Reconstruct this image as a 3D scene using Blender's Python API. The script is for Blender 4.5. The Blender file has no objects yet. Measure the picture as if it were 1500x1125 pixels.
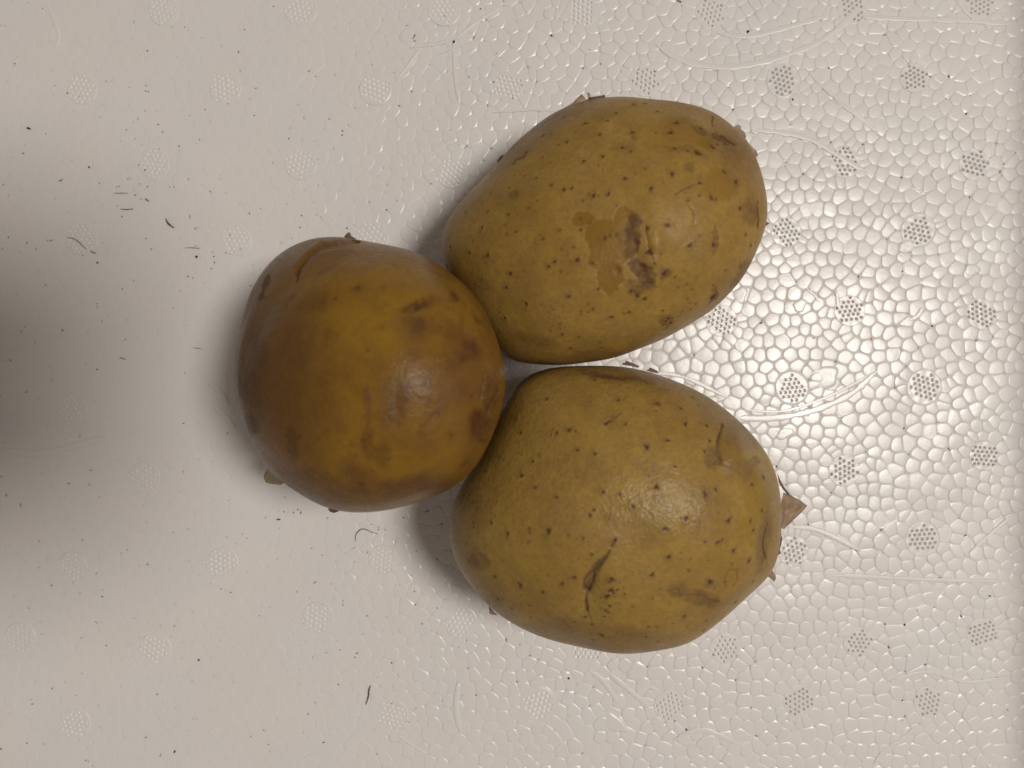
import bpy, bmesh, math, random
import numpy as np
from mathutils import Vector
random.seed(7); rng = np.random.RandomState(11)

# ------------------------------------------------------------------ camera, light, exposure
S = 0.00019                      # metres on the board per photograph pixel
H = 1125 * S                     # height of the lens above the board
scene = bpy.context.scene
COL = scene.collection
cam_d = bpy.data.cameras.new('camera'); cam = bpy.data.objects.new('camera', cam_d); COL.objects.link(cam)
cam.location = (0, 0, H); cam.rotation_euler = (0, 0, 0)
cam_d.sensor_width = 36; cam_d.lens = 27; cam_d.clip_start = 0.005; cam_d.clip_end = 20
cam_d.dof.use_dof = True; cam_d.dof.focus_distance = 0.190; cam_d.dof.aperture_fstop = 13.0
scene.camera = cam

world = bpy.data.worlds.new("World"); scene.world = world; world.use_nodes = True
bgn = world.node_tree.nodes['Background']
bgn.inputs[0].default_value = (1.0, 0.86, 0.74, 1); bgn.inputs[1].default_value = 0.185

lamp_d = bpy.data.lights.new('room_lamp', 'AREA'); lamp = bpy.data.objects.new('room_lamp', lamp_d); COL.objects.link(lamp)
lamp_d.shape = 'DISK'; lamp_d.size = 0.29; lamp_d.energy = 8.5; lamp_d.color = (1.0, 0.95, 0.885)
LPOS = Vector((0.48, 0.045, 1.10)); lamp.location = LPOS
lamp.rotation_euler = (Vector((-0.40, -0.30, 0)) - LPOS).to_track_quat('-Z', 'Y').to_euler()

scene.view_settings.view_transform = 'Standard'; scene.view_settings.look = 'None'
scene.view_settings.exposure = 0.0; scene.view_settings.gamma = 1.0
scene.render.engine = 'CYCLES'
scene.cycles.max_bounces = 6; scene.cycles.diffuse_bounces = 4

# ------------------------------------------------------------------ helpers
def W(px, py, z=0.0):
    k = S * (H - z) / H
    return ((px - 750) * k, (562.5 - py) * k, z)

def mesh_obj(name, verts, faces, mat, parent=None, smooth=True):
    me = bpy.data.meshes.new(name)
    me.from_pydata([tuple(v) for v in verts], [], [tuple(int(i) for i in f) for f in faces])
    if smooth: me.polygons.foreach_set('use_smooth', [True] * len(me.polygons))
    me.materials.append(mat); me.update()
    o = bpy.data.objects.new(name, me); COL.objects.link(o)
    if parent is not None: o.parent = parent
    return o

def tag(o, label=None, cat=None, group=None, kind=None):
    if label: o['label'] = label
    if cat: o['category'] = cat
    if group: o['group'] = group
    if kind: o['kind'] = kind
    return o

class N:
    def __init__(s, name):
        s.m = bpy.data.materials.new(name); s.m.use_nodes = True; s.t = s.m.node_tree
        s.b = s.t.nodes['Principled BSDF']
    def n(s, typ, **kw):
        x = s.t.nodes.new(typ)
        for k, v in kw.items():
            if k.startswith('i_'): x.inputs[k[2:].replace('_', ' ')].default_value = v
            else: setattr(x, k, v)
        return x
    def l(s, a, b): s.t.links.new(a, b)
    def noise(s, scale, detail=4, rough=.55, dist=0):
        x = s.n('ShaderNodeTexNoise'); x.inputs['Scale'].default_value = scale
        x.inputs['Detail'].default_value = detail; x.inputs['Roughness'].default_value = rough
        x.inputs['Distortion'].default_value = dist
        s.l(s.co, x.inputs['Vector']); return x
    def coords(s):
        s.co = s.n('ShaderNodeNewGeometry').outputs['Position']
    def ocoords(s):
        s.co = s.n('ShaderNodeTexCoord').outputs['Object']
    def ramp(s, src, p):
        r = s.n('ShaderNodeValToRGB'); e = r.color_ramp.elements
        e[0].position, e[0].color = p[0][0], (*([p[0][1]] * 3), 1)
        e[1].position, e[1].color = p[-1][0], (*([p[-1][1]] * 3), 1)
        for q in p[1:-1]:
            x = e.new(q[0]); x.color = (*([q[1]] * 3), 1)
        s.l(src, r.inputs[0]); return r.outputs[0]
    def mix(s, fac, a, b):
        m = s.n('ShaderNodeMix', data_type='RGBA')
        if isinstance(fac, float): m.inputs[0].default_value = fac
        else: s.l(fac, m.inputs[0])
        for v, k in ((a, 6), (b, 7)):
            if isinstance(v, tuple): m.inputs[k].default_value = (*v, 1)
            else: s.l(v, m.inputs[k])
        return m.outputs[2]
    def math(s, op, a, b=None):
        m = s.n('ShaderNodeMath', operation=op)
        for v, k in ((a, 0), (b, 1)):
            if v is None: continue
            if isinstance(v, (int, float)): m.inputs[k].default_value = v
            else: s.l(v, m.inputs[k])
        return m.outputs[0]
    def attr(s, name):
        return s.n('ShaderNodeAttribute', attribute_name=name).outputs['Fac']

# ------------------------------------------------------------------ materials
def foam_material():
    k = N('white_polystyrene'); k.coords()
    a = k.noise(35, 3); b = k.noise(260, 3)
    c1 = k.mix(k.ramp(a.outputs[0], [(.35, 0), (.68, 1)]), (.80, .775, .755), (.82, .775, .745))
    c2 = k.mix(k.math('MULTIPLY', k.ramp(b.outputs[0], [(.5, 0), (.8, 1)]), .35), c1, (.74, .72, .70))
    k.l(c2, k.b.inputs['Base Color'])
    ra = k.noise(60, 3)
    k.l(k.ramp(ra.outputs[0], [(.3, .27), (.7, .36)]), k.b.inputs['Roughness'])
    k.b.inputs['Specular IOR Level'].default_value = .66
    fine = k.noise(1800, 3, .6); mid = k.noise(420, 4, .6)
    h = k.math('ADD', k.math('MULTIPLY', fine.outputs[0], .00003), k.math('MULTIPLY', mid.outputs[0], .00010))
    bp = k.n('ShaderNodeBump'); bp.inputs['Strength'].default_value = .55; bp.inputs['Distance'].default_value = 1.0
    k.l(h, bp.inputs['Height']); k.l(bp.outputs[0], k.b.inputs['Normal'])
    return k.m
FOAM = foam_material()

def skin_material(name, light, mid, brown, gold, stain, rough, mott, bumpk, spec=.42):
    k = N(name); k.ocoords()
    n1 = k.noise(38, 5, .6, .4); n2 = k.noise(150, 5, .65); n3 = k.noise(900, 3, .6)
    c = k.mix(k.ramp(n1.outputs[0], [(.38, 0), (.64, 1)]), light, mid)
    c = k.mix(k.math('MULTIPLY', k.ramp(n2.outputs[0], [(.42, 0), (.72, 1)]), mott), c, brown)
    c = k.mix(k.math('MULTIPLY', k.ramp(n3.outputs[0], [(.42, 0), (.75, 1)]), .42), c, brown)
    n0 = k.noise(70, 3, .5, .8)
    c = k.mix(k.math('MULTIPLY', k.ramp(n0.outputs[0], [(.42, 0), (.62, 1)]), .22), c, gold)
    c = k.mix(k.math('MULTIPLY', k.ramp(n0.outputs[0], [(.30, 1), (.46, 0)]), .20), c, brown)
    if mott > .6:
        c = k.mix(k.math('MULTIPLY', k.ramp(k.noise(125, 5, .62, .9).outputs[0], [(.50, 0), (.66, 1)]), .55), c, (.120, .050, .014))
    c = k.mix(k.attr('gold'), c, gold)
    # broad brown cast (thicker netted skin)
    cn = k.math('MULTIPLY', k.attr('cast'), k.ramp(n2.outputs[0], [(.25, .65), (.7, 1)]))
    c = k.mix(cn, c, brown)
    # tiny freckles everywhere
    for vs, lo, hi, st_ in ((520, .72, .90, .70), (1050, .70, .95, .55)):
        vo = k.n('ShaderNodeTexVoronoi'); vo.inputs['Scale'].default_value = vs; vo.inputs['Randomness'].default_value = 1
        k.l(k.co, vo.inputs['Vector'])
        sep = k.n('ShaderNodeSeparateColor'); k.l(vo.outputs['Color'], sep.inputs[0])
        fr = k.math('MULTIPLY', k.ramp(vo.outputs['Distance'], [(.12, 1), (.30, 0)]), k.ramp(sep.outputs[0], [(lo, 0), (hi, 1)]))
        c = k.mix(k.math('MULTIPLY', k.math('MULTIPLY', fr, st_), k.ramp(n1.outputs[0], [(.35, .25), (.65, 1)])), c, stain)
    sn = k.math('MULTIPLY', k.attr('stain'), k.ramp(k.noise(330, 5, .7).outputs[0], [(.32, .30), (.60, 1)]))
    c = k.mix(sn, c, stain)
    c = k.mix(k.attr('dots'), c, (.055, .025, .010))
    k.l(c, k.b.inputs['Base Color'])
    rr = k.ramp(k.noise(90, 4).outputs[0], [(.3, rough - .06), (.7, rough + .08)])
    rr = k.math('ADD', rr, k.math('MULTIPLY', k.ramp(k.noise(1100, 3, .6).outputs[0], [(.4, 0), (.7, 1)]), .12))
    k.l(k.math('ADD', rr, k.math('MULTIPLY', k.attr('stain'), .18)), k.b.inputs['Roughness'])
    k.b.inputs['Specular IOR Level'].default_value = spec
    k.b.inputs['Subsurface Weight'].default_value = .12
    k.b.inputs['Subsurface Radius'].default_value = (.0022, .0012, .0004)
    k.b.inputs['Subsurface Scale'].default_value = 1.0
    h = k.math('ADD', k.math('MULTIPLY', k.noise(1500, 2, .5).outputs[0], .00009 * bumpk),
               k.math('MULTIPLY', k.noise(330, 4, .6).outputs[0], .00022 * bumpk))
    h = k.math('ADD', h, k.math('MULTIPLY', k.math('MULTIPLY', k.attr('stain'), k.noise(900, 3, .7).outputs[0]), .0002))
    bp = k.n('ShaderNodeBump'); bp.inputs['Strength'].default_value = .6; bp.inputs['Distance'].default_value = 1.0
    k.l(h, bp.inputs['Height']); k.l(bp.outputs[0], k.b.inputs['Normal'])
    return k.m
SKIN_A = skin_material('yellow_potato_skin', (.400, .254, .060), (.342, .206, .043), (.185, .104, .043), (.240, .128, .015), (.085, .035, .019), .36, .45, 1.3, .22)
SKIN_B = skin_material('yellow_potato_skin_pitted', (.402, .257, .063), (.342, .209, .045), (.190, .107, .045), (.300, .185, .024), (.095, .050, .034), .33, .45, 2.1, .30)
SKIN_C = skin_material('brown_potato_skin', (.275, .146, .014), (.182, .085, .010), (.165, .080, .020), (.290, .158, .013), (.078, .027, .008), .33, .95, 1.7, .28)

def flat_material(name, col, rough=.7, alt=None, scale=500, trans=0):
    k = N(name); k.coords()
    n = k.noise(scale, 4)
    k.l(k.mix(k.ramp(n.outputs[0], [(.35, 0), (.65, 1)]), col, alt or tuple(c * .6 for c in col)), k.b.inputs['Base Color'])
    k.b.inputs['Roughness'].default_value = rough
    bp = k.n('ShaderNodeBump'); bp.inputs['Strength'].default_value = .5; bp.inputs['Distance'].default_value = .0002
    k.l(n.outputs[0], bp.inputs['Height']); k.l(bp.outputs[0], k.b.inputs['Normal'])
    return k.m
FLAP = flat_material('dry_peeled_skin', (.42, .30, .19), .6, (.24, .15, .085), 420)
FLAP_DARK = flat_material('dark_peeled_skin', (.17, .10, .055), .6, (.07, .035, .02), 420)
FLAP_PALE = flat_material('pale_peeled_skin', (.46, .36, .22), .5, (.34, .25, .13), 300)
SOIL = flat_material('black_soil', (.03, .022, .017), .9)
FIBRE = flat_material('dark_root_fibre', (.05, .034, .024), .8)
FIBRE_PALE = flat_material('pale_brown_fibre', (.20, .15, .11), .8)

# ------------------------------------------------------------------ the polystyrene board
BX, BY = 0.205, 0.160             # half sizes
board_me = None
def build_board():
    t0, t1, zb = -0.00030, -0.00100, -0.030
    e = .003
    v = []
    for (ox, oz) in ((0, zb), (0, t0), (-e, t0), (-e, t1)):
        for sx, sy in ((-1, -1), (1, -1), (1, 1), (-1, 1)):
            v.append((sx * (BX + ox), sy * (BY + ox), oz))
    f = [(3, 2, 1, 0)]
    for r in range(3):
        for i in range(4):
            j = (i + 1) % 4
            f.append((r*4+i, r*4+j, r*4+4+j, r*4+4+i))
    f.append((12, 13, 14, 15))
    o = mesh_obj('polystyrene_board', v, f, FOAM, smooth=False)
    return tag(o, 'white expanded polystyrene board of fused beads under the three potatoes', kind='structure')
BOARD = build_board()
def build_shade_wall():
    # unseen wall added beyond the right side to shade the board there
    x0, x1, h, e = .165, .193, .070, .005
    prof = [(x0, -.0012), (x0-.0003, .004), (x0, h-e), (x0+e*.3, h-e*.3), (x0+e, h), (x1-e, h), (x1-e*.3, h-e*.3), (x1, h-e), (x1, -.0012)]
    v = []; f = []; n = len(prof); ys = np.linspace(-BY, BY, 41)
    for y in ys: v += [(x, y, z) for x, z in prof]
    for i in range(40):
        for j in range(n-1): f.append((i*n+j, i*n+j+1, i*n+n+j+1, i*n+n+j))
    f += [tuple(range(n)), tuple(range(40*n+n-1, 40*n-1, -1))]
    return mesh_obj('added_shade_wall', v, f, FOAM, BOARD)
build_shade_wall()

MARKS = [(945,117),(1147,118),(1340,113),(1238,236),(1428,240),(1152,340),(1345,337),(1057,470),(1245,455),(1438,460),
 (1160,568),(1354,567),(1237,690),(1442,668),(1162,808),(1351,790),(1258,942),(1440,928),(1062,951),(1170,1028),(1361,1030),
 (980,1035),(787,1032),(675,912),(561,820),(465,905),(330,130),(662,253),(650,15),(852,17),(1041,18),(1249,12),(1436,5),
 (545,348),(227,950),(105,830),(325,825),(28,935),(110,1060),(575,1047),(345,352),(550,130),(105,600),(745,127),(440,240),
 (860,950),(1040,250),(210,700),(440,15),(240,15),(120,130),(225,240),(120,350),(1530,110),(1530,340),(1545,565),(1545,800),
 (1640,235),(1640,455),(1640,680),(1640,930),(-80,950),(-80,720),(-90,480),(-80,240),(380,1160),(780,1170),(1170,1170),(1480,1150)]
RM = 0.0047
RINGED = {(1147,118), (1345,337), (1160,568), (1354,567), (787,1032), (1351,790)}
MR = np.array([.0047 if p in RINGED else .0040 for p in MARKS])
MW = np.array([W(*p)[:2] for p in MARKS])

def wave(x, y):                   # low relief of the whole board
    return (0.00010*np.sin(x*95+1.3)*np.cos(y*80+.4) + 0.00007*np.sin(x*180-y*150+2.) + 0.00005*np.sin(y*260+x*70))
def relief(x, y):                 # beads stand out on the right, melted nearly flush on the left
    t = np.clip((x + 0.075) / 0.115, 0, 1); t = t*t*(3-2*t)
    return 0.14 + 0.86 * t * (1 - .25*np.clip((-y-0.03)/.08, 0, 1))

PITCH = 0.00395
def poly_centroid(A):
    x, y = A[:, 0], A[:, 1]; x1, y1 = np.roll(x, -1), np.roll(y, -1); c = x*y1-x1*y; a = c.sum()
    if abs(a) < 1e-14: return A.mean(0)
    return ((x+x1)*c).sum()/(3*a), ((y+y1)*c).sum()/(3*a)
def build_beads():
    pts = []; seeds = None
    ny = int(2*BY/(PITCH*.866)); nx = int(2*BX/PITCH)
    for j in range(ny+2):
        for i in range(nx+2):
            x = -BX + (i + .5*(j % 2))*PITCH + rng.uniform(-.36, .36)*PITCH
            y = -BY + j*PITCH*.866 + rng.uniform(-.36, .36)*PITCH
            if rng.rand() < .03: continue
            if abs(x) > BX-.0012 or abs(y) > BY-.0012: continue
            if np.min(np.hypot(MW[:, 0]-x, MW[:, 1]-y)-MR) < .0016: continue
            pts.append((x, y))
    nreal = len(pts)
    ghosts = []
    for (mx, my), RM in zip(MW, MR):
        n = 10; a0 = rng.rand()*6
        for q in range(n):
            a = a0 + q*2*math.pi/n
            d = .0017
            pts.append((mx+(RM+d)*math.cos(a), my+(RM+d)*math.sin(a)))
            ghosts.append((mx+(RM-d)*math.cos(a), my+(RM-d)*math.sin(a)))
    nr = len(pts); P = np.array(pts + ghosts)
    for it in range(2):
        cell = PITCH*1.3; grid = {}
        for i, (x, y) in enumerate(P):
            grid.setdefault((int(x//cell), int(y//cell)), []).append(i)
        ang = None
        out = []; ids = []
        for i in range(nr):
            x, y = P[i]; gx, gy = int(x//cell), int(y//cell)
            nb = [j for a in (-2, -1, 0, 1, 2) for b in (-2, -1, 0, 1, 2) for j in grid.get((gx+a, gy+b), ()) if j != i]
            nb.sort(key=lambda j: (P[j][0]-x)**2+(P[j][1]-y)**2)
            R = .0036
            poly = [(max(-BX, x-R), max(-BY, y-R)), (min(BX, x+R), max(-BY, y-R)), (min(BX, x+R), min(BY, y+R)), (max(-BX, x-R), min(BY, y+R))]
            for j in nb[:14]:
                dx, dy = P[j][0]-x, P[j][1]-y
                if dx*dx+dy*dy < 1e-12: continue
                c = dx*(x+dx/2)+dy*(y+dy/2)
                new = []; L = len(poly)
                for q in range(L):
                    p0, p1 = poly[q], poly[(q+1) % L]
                    d0 = dx*p0[0]+dy*p0[1]-c; d1 = dx*p1[0]+dy*p1[1]-c
                    if d0 <= 0: new.append(p0)
                    if (d0 < 0 < d1) or (d1 < 0 < d0):
                        t = d0/(d0-d1); new.append((p0[0]+t*(p1[0]-p0[0]), p0[1]+t*(p1[1]-p0[1])))
                poly = new
                if not poly: break
            if len(poly) < 3: continue
            A = np.array(poly); cx, cy = poly_centroid(A)
            out.append((cx, cy, A)); ids.append(i)
        if it == 0:
            for i, (cx, cy, A) in zip(ids, out):
                if i < nreal: P[i] = (P[i]*.35 + np.array(poly_centroid(A))*.65)
    return out

K = 14
def bead_geo(cx, cy, A):
    # outline resampled at K angles round the centroid
    L = len(A); th = np.arange(K)*2*math.pi/K + (cx*9173 % 1)
    d = np.stack([np.cos(th), np.sin(th)], 1); r = np.full(K, 1e9)
    for q in range(L):
        p0 = A[q]-(cx, cy); e = A[(q+1) % L]-A[q]
        n = np.array((e[1], -e[0])); den = d@n; num = p0@n
        with np.errstate(divide='ignore', invalid='ignore'):
            t = np.where(np.abs(den) > 1e-12, num/den, 1e9)
        t[t < 1e-7] = 1e9
        r = np.minimum(r, t)
    r = np.minimum(r, .0034)
    rs = (np.roll(r, 1)+2*r+np.roll(r, -1))/4      # rounded corners
    rin = .45*r+.55*np.minimum(r, rs)
    amp = float(relief(cx, cy))*random.uniform(.7, 1.2)
    g = .000078*(.08+.92*amp); hgt = .000065*amp
    tilt = np.array((random.gauss(0, .011), random.gauss(0, .011)))*(.3+.7*amp); lift = random.gauss(0, .000035)*amp
    w0 = float(wave(cx, cy))
    V = []
    for sc, z, rr in ((1.10, -g*1.5, r), (.985, -.45*g, rin), (.94, .55*hgt, rin), (.80, .93*hgt, rin)):
        xy = d*rr[:, None]*sc
        zz = z + (0 if z < 0 else lift + xy@tilt) + wave(cx+xy[:, 0], cy+xy[:, 1])
        V += [(cx+xy[q, 0], cy+xy[q, 1], zz[q]-.00022) for q in range(K)]
    V.append((cx, cy, hgt*random.uniform(.62, .98)+lift+w0-.00022))
    F = []
    for s in range(3):
        for q in range(K):
            p = (q+1) % K
            F.append((s*K+q, s*K+p, (s+1)*K+p, (s+1)*K+q))
    for q in range(K): F.append((3*K+q, 3*K+(q+1) % K, 4*K))
    return V, F, float(r.mean())

# ------------------------------------------------------------------ potatoes: outlines as seen from the lens
def crop(x0, y0, k, pts):
    return [(x0+p[0]/k, y0+p[1]/k) + tuple(q/k for q in p[2:]) for p in pts]

OUT1 = [(888,143),(926,139),(949,143),(964,145),(999,148),(1025,155),(1048,167),(1067,179),(1086,195),(1102,219),(1113,250),(1121,284),(1122,319),(1117,346),(1106,369),(1094,395),(1075,422),(1048,449),(1018,472),(987,489),(957,502),(918,518),(880,528),(834,534),(792,534),(761,530),(736,521),(712,490),(680,440),(656,396),(645,357),(651,334),(666,307),(689,281),(712,254),(735,229),(761,204),(792,177),(823,159),(850,149)]
OUT3 = [(484,346),(512,350),(549,356),(582,362),(614,372),(647,390),(676,410),(700,439),(721,471),(733,504),(741,537),(743,565),(739,598),(729,631),(713,663),(692,690),(672,708),(643,725),(614,735),(582,743),(549,749),(524,751),(496,748),(467,739),(439,723),(410,702),(381,672),(365,639),(351,606),(344,574),(344,533),(351,484),(361,443),(373,414),(398,383),(422,363),(447,352),(467,347)]
OUT2 = [(816,538),(848,535),(880,535),(920,539),(952,546),(984,556),(1016,570),(1052,592),(1084,618),(1112,648),(1131,680),(1143,712),(1146,744),(1146,776),(1142,808),(1132,836),(1108,864),(1076,892),(1040,920),(1012,938),(980,950),(944,955),(900,955),(848,948),(800,936),(760,920),(728,900),(700,872),(678,840),(664,808),(660,776),(662,748),(672,716),(692,688),(712,656),(728,620),(742,590),(756,564),(776,550),(796,542)]

def cube_sphere(n, nlow):
    """unit sphere, dense above, coarse near the pole it lies on"""
    t = np.tan(np.linspace(-1, 1, n+1)*math.pi/4)
    lo = np.tan(-math.pi/4*np.linspace(1, .35, nlow+1)); hi = np.tan(math.pi/4*np.linspace(-.35, 1, int(n*.675)+1))[1:]
    tz = np.concatenate([lo, hi])
    V = []; F = []; base = 0
    def patch(P, nu, nv, flip):
        nonlocal base
        V.append(P.reshape(-1, 3))
        i = np.arange(nu)[:, None]; j = np.arange(nv)[None, :]
        a = base + i*(nv+1)+j; b = base+(i+1)*(nv+1)+j
        q = np.stack([a, b, b+1, a+1], -1).reshape(-1, 4)
        F.append(q[:, ::-1] if flip else q); base += (nu+1)*(nv+1)
    u, v = np.meshgrid(t, t, indexing='ij')
    patch(np.stack([u, v, np.ones_like(u)], -1), n, n, False)
    patch(np.stack([u, v, -np.ones_like(u)], -1), n, n, True)
    u, z = np.meshgrid(t, tz, indexing='ij'); m = len(tz)-1; o = np.ones_like(u)
    patch(np.stack([o, u, z], -1), n, m, False); patch(np.stack([-o, u, z], -1), n, m, True)
    patch(np.stack([u, o, z], -1), n, m, True); patch(np.stack([u, -o, z], -1), n, m, False)
    V = np.concatenate(V); F = np.concatenate(F)
    V /= np.linalg.norm(V, axis=1)[:, None]
    key = np.round(V*1e5).astype(np.int64); key = key[:, 0]*4000037+key[:, 1]*2003+key[:, 2]*7919*4001
    _, first, inv = np.unique(key, return_index=True, return_inverse=True)
    return V[first], inv.ravel()[F]
SPH_V, SPH_F = cube_sphere(250, 34)

def proj(P):
    k = (H - P[:, 2])/H*S
    return np.stack([750+P[:, 0]/k, 562.5-P[:, 1]/k], 1)

class Shape:
    NB = 256
    def __init__(s, outline, zc, hu, hd, sup=1.0, shear=(0, 0)):
        s.shear = shear
        s.zc, s.hu, s.hd, s.sup = zc, hu, hd, sup
        A = np.array(outline); s.o = np.array([(A[:, 0].min()+A[:, 0].max())/2, (A[:, 1].min()+A[:, 1].max())/2])
        k = S*(H-zc)/H; s.C = np.array([(s.o[0]-750)*k, (562.5-s.o[1])*k, zc])
        ph = np.arange(s.NB)*2*math.pi/s.NB
        d = A-s.o; a = np.arctan2(-d[:, 1], d[:, 0]) % (2*math.pi); r = np.hypot(d[:, 0], d[:, 1])
        i = np.argsort(a); a, r = a[i], r[i]
        s.T = np.interp(ph, np.r_[a-2*math.pi, a, a+2*math.pi], np.r_[r, r, r])
        s.T = s.low(s.T, 24); s.ph = ph; s.R = s.T*k
        for _ in range(7):
            q = np.linspace(-1.3, 1.5, 90); L, Ph = np.meshgrid(q, np.linspace(0, 2*math.pi, 512, endpoint=False), indexing='ij')
            D = np.stack([np.cos(L)*np.cos(Ph), np.cos(L)*np.sin(Ph), np.sin(L)], -1).reshape(-1, 3)
            p = proj(s.at(D))-s.o; aa = np.arctan2(-p[:, 1], p[:, 0]) % (2*math.pi); rr = np.hypot(p[:, 0], p[:, 1])
            b = (np.round(aa/(2*math.pi)*s.NB).astype(int)) % s.NB; mx = np.zeros(s.NB); np.maximum.at(mx, b, rr)
            mx = s.low(mx, 24)
            s.R = s.low(s.R*(s.T/mx), 24)
    def low(s, r, n):
        f = np.fft.rfft(r); f[n:] = 0; f[8:n] *= np.linspace(1, 0, n-8) ; return np.fft.irfft(f, len(r))
    def at(s, D):
        sh = getattr(s, 'shear', (0, 0))
        ph = np.arctan2(D[:, 1], D[:, 0]) % (2*math.pi); cl = np.sqrt(np.clip(1-D[:, 2]**2, 0, 1))
        R = np.interp(ph, np.r_[s.ph, 2*math.pi], np.r_[s.R, s.R[0]])
        f = np.fft.rfft(s.R); f[3:] = 0; f[1] = 0; E = np.fft.irfft(f, s.NB)
        f = np.fft.rfft(s.R); f2 = f.copy(); f2[0] = 0; f2[2:] = 0
        E = np.interp(ph, np.r_[s.ph, 2*math.pi], np.r_[E, E[0]])
        Re = E + (R-E)*cl**1.5
        c2 = cl**s.sup
        h = np.where(D[:, 2] > 0, s.hu, s.hd)
        z = np.sign(D[:, 2])*np.abs(D[:, 2])**.97*h
        u = np.stack([np.cos(ph), np.sin(ph)], 1)*(Re*c2)[:, None]
        u = u + D[:, 2:3]*np.array(sh)*(1-.3*np.abs(D[:, 2:3]))
        return np.concatenate([u, z[:, None]], 1)+s.C

def seg_dist(P, pts):
    """distance to a polyline, and position along it 0..1"""
    best = np.full(len(P), 1e9); tt = np.zeros(len(P)); n = len(pts)-1
    for i in range(n):
        a = np.array(pts[i][:2]); b = np.array(pts[i+1][:2]); e = b-a
        t = np.clip(((P-a)@e)/(e@e), 0, 1); d = np.hypot(*(P-a-t[:, None]*e).T)
        m = d < best; best[m] = d[m]; tt[m] = (i+t[m])/n
    return best, tt

def sines(P, f, seed, n=9):
    r = np.random.RandomState(seed); o = np.zeros(len(P))
    for _ in range(n):
        d = r.normal(size=P.shape[1]); d /= np.linalg.norm(d)
        o += np.sin(P@d*f*r.uniform(.6, 1.6)+r.uniform(0, 6.28))
    return o/n**.5

def sm(x): x = np.clip(x, 0, 1); return x*x*(3-2*x)

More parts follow.
